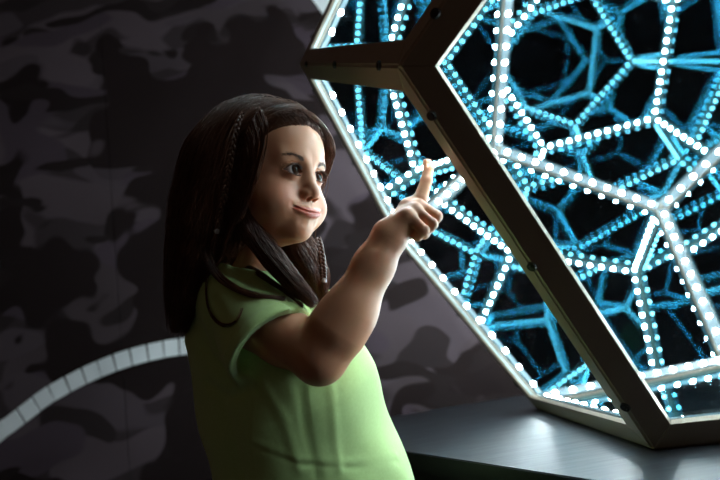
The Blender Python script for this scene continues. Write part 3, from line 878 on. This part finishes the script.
LOCKB = [P(286, 228, .752), P(302, 246, .744), P(313, 264, .738), P(319, 282, .732), P(323, 302, .726)]
for _ in range(520):
    o = disc(1.); rr = [.022, .020, .016, .012, .007]
    c = [q + o * r for q, r in zip(LOCKB, rr)]
    paths.append((spline(c, NP) + smooth_rand(NP, 3, .0012), rng.uniform(.0004, .004), 0))
def shoulder_lock(px, off, n, wid):
    """thin locks lying on the shirt along a pixel path"""
    d0 = np.stack([P(x, y, 1.) - CAM for x, y in px]); t = np.full(len(px), .5); best = t.copy(); bd = np.full(len(px), 9.)
    for _ in range(70):
        d = np.minimum(d_shirt((CAM + d0 * t[:, None]).astype(F32)), d_hairmass((CAM + d0 * t[:, None]).astype(F32))) - off
        b = d < bd; best[b] = t[b]; bd[b] = d[b]
        t = t + np.clip(d, 0, .04) * .7
    base = CAM + d0 * best[:, None]
    for _ in range(n):
        o = disc(wid); o2 = disc(wid * .6)
        k_ = np.linspace(1, .35, len(base))[:, None]
        paths.append((spline(base + o * k_ + o2 * (1 - k_), NP) + smooth_rand(NP, 2, .0008), rng.uniform(.0006, .002), 0))
shoulder_lock([(214, 232), (224, 250), (240, 263), (260, 274), (282, 289), (302, 306)], .002, 90, .006)
shoulder_lock([(206, 255), (218, 276), (236, 289), (258, 296), (284, 299)], .002, 80, .0065)
shoulder_lock([(208, 268), (206, 290), (210, 312), (222, 325), (236, 321), (242, 308)], .002, 10, .0018)
# stray hairs round the outline
for _ in range(90):
    a = rng.uniform(0, 1)
    xp = .055 - .13 * a; zt = .036 + .083 * math.sqrt(max(0, 1 - ((xp + .010) / .10) ** 2))
    s = -1 if rng.uniform() < .6 else 1
    c = [from_head((xp, s * .004, zt)), from_head((xp * .9 + .004, s * .05, zt - .005)), from_head((.036 - .09 * a, s * .086, .045)), from_head((.022 - .09 * a, s * .092, -.01)) + disc(.006), from_head((.0 - .08 * a, s * .092, -.07)) + disc(.015)]
    paths.append((spline(c, NP) + smooth_rand(NP, 3, .003), rng.uniform(.004, .009), 8))
# hair combed back from the hairline
for _ in range(1400):
    s = -1 if rng.uniform() < .62 else 1
    a = rng.uniform(0, 1)                              # 0 at the parting, 1 at the ear
    z0 = np.interp(a, [0, .35, .7, 1.], [.061, .051, .026, -.02]); y0 = s * np.interp(a, [0, .35, .7, 1.], [.002, .036, .056, .064])
    x0 = float(hair_front(np.array([[0, 0, z0]]))[0]) if a > .2 else .070
    x0 = min(x0, .071) + rng.normal(-.005, .0050)
    q0 = np.array([x0, y0, z0 + abs(rng.normal(0, .0075)) * (1 - a)])
    c = [from_head(q0), from_head(q0 + [-.012, s * .004, .007 - .009 * a]), from_head((q0[0] - .032, s * (.052 + .022 * a), max(.030, z0 - .012) - .02 * a)),
         from_head((-.012 - .03 * (1 - a) + rng.normal(0, .004), s * .0805, .012 - .02 * a))]
    if s < 0 and a > .45: c += [P(253, 226, .684) + disc(.010), P(271, 254, .681) + disc(.011), P(291, 279, .681) + disc(.010)]
    else: c += curtain(s, rng.uniform(0, .4) if s < 0 else rng.uniform(.6, 1), 0)[1:4]
    paths.append((spline(c, NP), rng.uniform(.0003, .003), 11))
# wisps in front of the ear and round the forehead
for _ in range(170):
    zz = rng.uniform(.0, .055)
    x0 = float(hair_front(np.array([[0, 0, zz]]))[0]) - .012
    e = rng.uniform(-.002, .009)
    c = [from_head((x0 - .006, -.070, zz + .012)), from_head((x0 + e * .6, -.068, zz - .012)), from_head((x0 + e - .008, -.067, zz - .045)), from_head((x0 + e * .6 - .020, -.068, zz - .085)), from_head((x0 - .034, -.066, zz - .115))]
    paths.append((spline(c, NP) + smooth_rand(NP, 2, .0008), -.05, 0))
for _ in range(260):
    o = rng.uniform(.001, .009); a = rng.uniform(0, 1)
    c = [from_head((.050 + .018 * a, .004, .088 - .014 * a + o * .4)), from_head((.056 + .014 * a + o * .5, .028, .080 - .014 * a + o * .5)), from_head((.048 + .012 * a + o, .050 + o, .058 - .010 * a)), from_head((.030 + .010 * a + o, .064 + o, .022)), from_head((.008 + .008 * a, .074 + o, -.020)), from_head((-.012, .076 + o, -.07))]
    paths.append((spline(c, NP) + smooth_rand(NP, 2, .0010), -.05, 0))
X = np.stack([p[0] for p in paths]); lay = np.repeat([p[1] for p in paths], NP); ncap = np.array([p[2] for p in paths])
pull = (np.arange(NP)[None] < ncap[:, None]).ravel()
p = X.reshape(-1, 3).astype(F32)
def dist_clothes(p): return np.minimum(d_shirt(p), np.where(length(to_head(p)) < .17, d_head(to_head(p)), 1.) + .0008)
def grad(f, p, e=.0012):
    return np.stack([(f(p + np.eye(3, dtype=F32)[i] * e) - f(p - np.eye(3, dtype=F32)[i] * e)) / (2 * e) for i in range(3)], 1)
for it in range(5):
    d = d_hairmass(p) - lay
    m = (d < 0) | (pull & (d > .002))
    g = grad(d_hairmass, p[m]); p[m] -= (np.clip(d[m], -.012, .012) * .9)[:, None] * g / np.maximum((g * g).sum(1), .3)[:, None]
    d = dist_clothes(p) - .0012; m = d < 0
    if m.any():
        g = grad(dist_clothes, p[m]); p[m] -= (np.clip(d[m], -.012, 0))[:, None] * g / np.maximum((g * g).sum(1), .3)[:, None]
X = p.reshape(-1, NP, 3).astype(float)
X[:, 1:-1] = X[:, 1:-1] * .5 + (X[:, :-2] + X[:, 2:]) * .25
def strands(X, r0, r1):
    n, k_, _ = X.shape
    t = np.gradient(X, axis=1); t /= np.linalg.norm(t, axis=2)[..., None] + 1e-9
    u = np.cross(t, np.array([.3, -.8, .5])); u /= np.linalg.norm(u, axis=2)[..., None] + 1e-9
    w = np.cross(t, u); prof = np.interp(np.linspace(0, 1, k_), [0, .6, 1], [r0, r0, r1])
    V = np.stack([X + (math.cos(a) * u + math.sin(a) * w) * prof[None, :, None] for a in (0, 2.0944, 4.18879)], 2)
    b = (np.arange(n)[:, None, None] * k_ + np.arange(k_ - 1)[None, :, None]) * 3; j = np.arange(3)[None, None]
    q = np.stack([b + j, b + (j + 1) % 3, b + 3 + (j + 1) % 3, b + 3 + j], -1).reshape(-1, 4)
    return V.reshape(-1, 3), q
Vx, Qx = strands(X, .00042, .00018)
me = fast_mesh('hair_strands', Vx, Qx, [m_hair])
so = link('strands', me, hair); so['kind'] = 'stuff'
# ---- plaits
def plait(px, r, turns, name, off, label, tail, tiepos):
    c = trace(px, off); c = spline(c, 90)
    t = np.gradient(c, axis=0); t /= np.linalg.norm(t, axis=1)[:, None]
    nrm = CAM - c; nrm = nrm - t * (nrm * t).sum(1)[:, None]; nrm /= np.linalg.norm(nrm, axis=1)[:, None]
    s = np.cross(t, nrm); th = np.linspace(0, turns * 2 * math.pi, len(c))[:, None]
    VV = []; QQ = []; o = 0
    for k_ in range(3):
        ph = th + k_ * 2 * math.pi / 3
        pts = c + s * np.sin(ph) * r * .95 + nrm * np.sin(2 * ph) * r * .5
        rr = np.interp(np.linspace(0, 1, len(c)), [0, .1, .8, 1], [.6, 1, .9, .6]) * r * .78
        v_, q_ = tube(pts, rr, 8); VV.append(v_); QQ.append(q_ + o); o += len(v_)
    b = link(name, fast_mesh(name, np.vstack(VV), np.vstack(QQ), [m_plait]), person); b['label'] = label
    v_, q_ = tube([c[-1] - t[-1] * .002, c[-1], c[-1] + t[-1] * .002, c[-1] + t[-1] * .004], [r * 1.0, r * 1.25, r * 1.25, r * 1.0], 12)
    link('hair_tie', fast_mesh('hair_tie', v_, q_, [m_tie]), b)
    XX = []
    for _ in range(60):
        o_ = disc(1.); e = c[-1] + t[-1] * tail
        XX.append(spline([c[-1] + o_ * r * .6, c[-1] + t[-1] * tail * .4 + o_ * r * 1.5, e + o_ * r * 1.0 + disc(.002)], NP))
    v_, q_ = strands(np.array(XX), .0006, .0002); link('tail', fast_mesh('tail', v_, q_, [m_hair]), b)
m_plait = mat('plaited_hair', (.080, .033, .018), .42, spec=.5)
k = NT(m_plait); v = k.coord(); k.bump(k.noise(v, 1200, 2), .5, .0008)
m_tie = mat('grey_elastic', (.42, .40, .42), .6)
plait([(242, 113), (237, 126), (233, 145), (229, 165), (226, 185), (222, 205), (217, 230)], .0031, 6.5, 'braid', .0055, 'thin plait hanging in front of the shoulder', .035, 0)
plait([(318, 238), (321, 252), (323, 268), (324, 280)], .0030, 4, 'braid', .004, 'thin plait on the far side of the neck', .02, 0)
# ---- brows and lashes
XX = []
for s in (-1, 1):
    for _ in range(170):
        t_ = rng.uniform(0, 1)
        y = s * (.0125 + .027 * t_); zc = .0136 + .0052 * math.sin(min(1, t_ * 1.15) * math.pi * .62) - .004 * max(0, t_ - .6)
        z = zc + rng.normal(0, .0015) * (1 - .5 * t_)
        q0 = on_face([[0, y, z]])
        a = np.array([[.0, s * .0042, .0020 - .0026 * t_]])
        XX.append(np.vstack([q0, q0 + a * .5, q0 + a]))
XX = np.array(XX); sh = XX.shape
q = settle(d_head, XX.reshape(-1, 3), .0005).astype(float)
m_brow = mat('brow_hair', (.085, .042, .028), .6)
q = from_head(q).reshape(sh)
for part in np.split(q, 2):
    v_, q_ = strands(part, .00017, .0001); link('eyebrow', fast_mesh('eyebrow', v_, q_, [m_brow]), person)
XX = []
for s, e in zip((-1, 1), EYE):
    for i in range(46):
        t_ = i / 45; y = -.0102 + .0222 * t_
        z = math.sqrt(max(1e-9, .0150 ** 2 - (y - .0005) ** 2)) - .0150 + .0067
        rr = math.sqrt(max(1e-9, (ER + .0012) ** 2 - y * y - z * z))
        a = np.array([e[0] + rr, e[1] + s * y, e[2] + z])
        L = .0058 * (.55 + .6 * t_)
        XX.append(np.array([a, a + [L * .6, s * y * .16, -.0002], a + [L * .95, s * y * .34, L * .45]]))
    for i in range(26):
        t_ = i / 25; y = -.008 + .018 * t_
        z = -(math.sqrt(max(1e-9, .0178 ** 2 - (y - .0005) ** 2)) - .0178 + .0054)
        rr = math.sqrt(max(1e-9, (ER + .0012) ** 2 - y * y - z * z))
        a = np.array([e[0] + rr, e[1] + s * y, e[2] + z])
        XX.append(np.array([a, a + [.0014, s * y * .1, -.0007], a + [.0022, s * y * .18, -.0016]]))
for part in np.split(from_head(np.array(XX).reshape(-1, 3)).reshape(-1, 3, 3), 2):
    v_, q_ = strands(part, .00042, .00012); link('eyelashes', fast_mesh('eyelashes', v_, q_, [m_brow]), person)
WORLD = 1.0
# ------------------------------------------------------------------ light and colour
w = bpy.data.worlds.new('world'); scene.world = w; w.use_nodes = True
w.node_tree.nodes['Background'].inputs['Color'].default_value = (.034, .0205, .0135, 1)
w.node_tree.nodes['Background'].inputs['Strength'].default_value = WORLD
scene.view_settings.view_transform = 'Standard'; scene.view_settings.look = 'None'
scene.view_settings.gamma = 1; scene.view_settings.use_curve_mapping = False
scene.view_settings.exposure = 0
cy_ = scene.cycles
cy_.max_bounces = 14; cy_.glossy_bounces = 4; cy_.transparent_max_bounces = 24; cy_.diffuse_bounces = 3
cy_.caustics_reflective = False; cy_.caustics_refractive = False
cy_.use_denoising = True
scene.render.filter_size = 1.1
cy_.use_adaptive_sampling = False
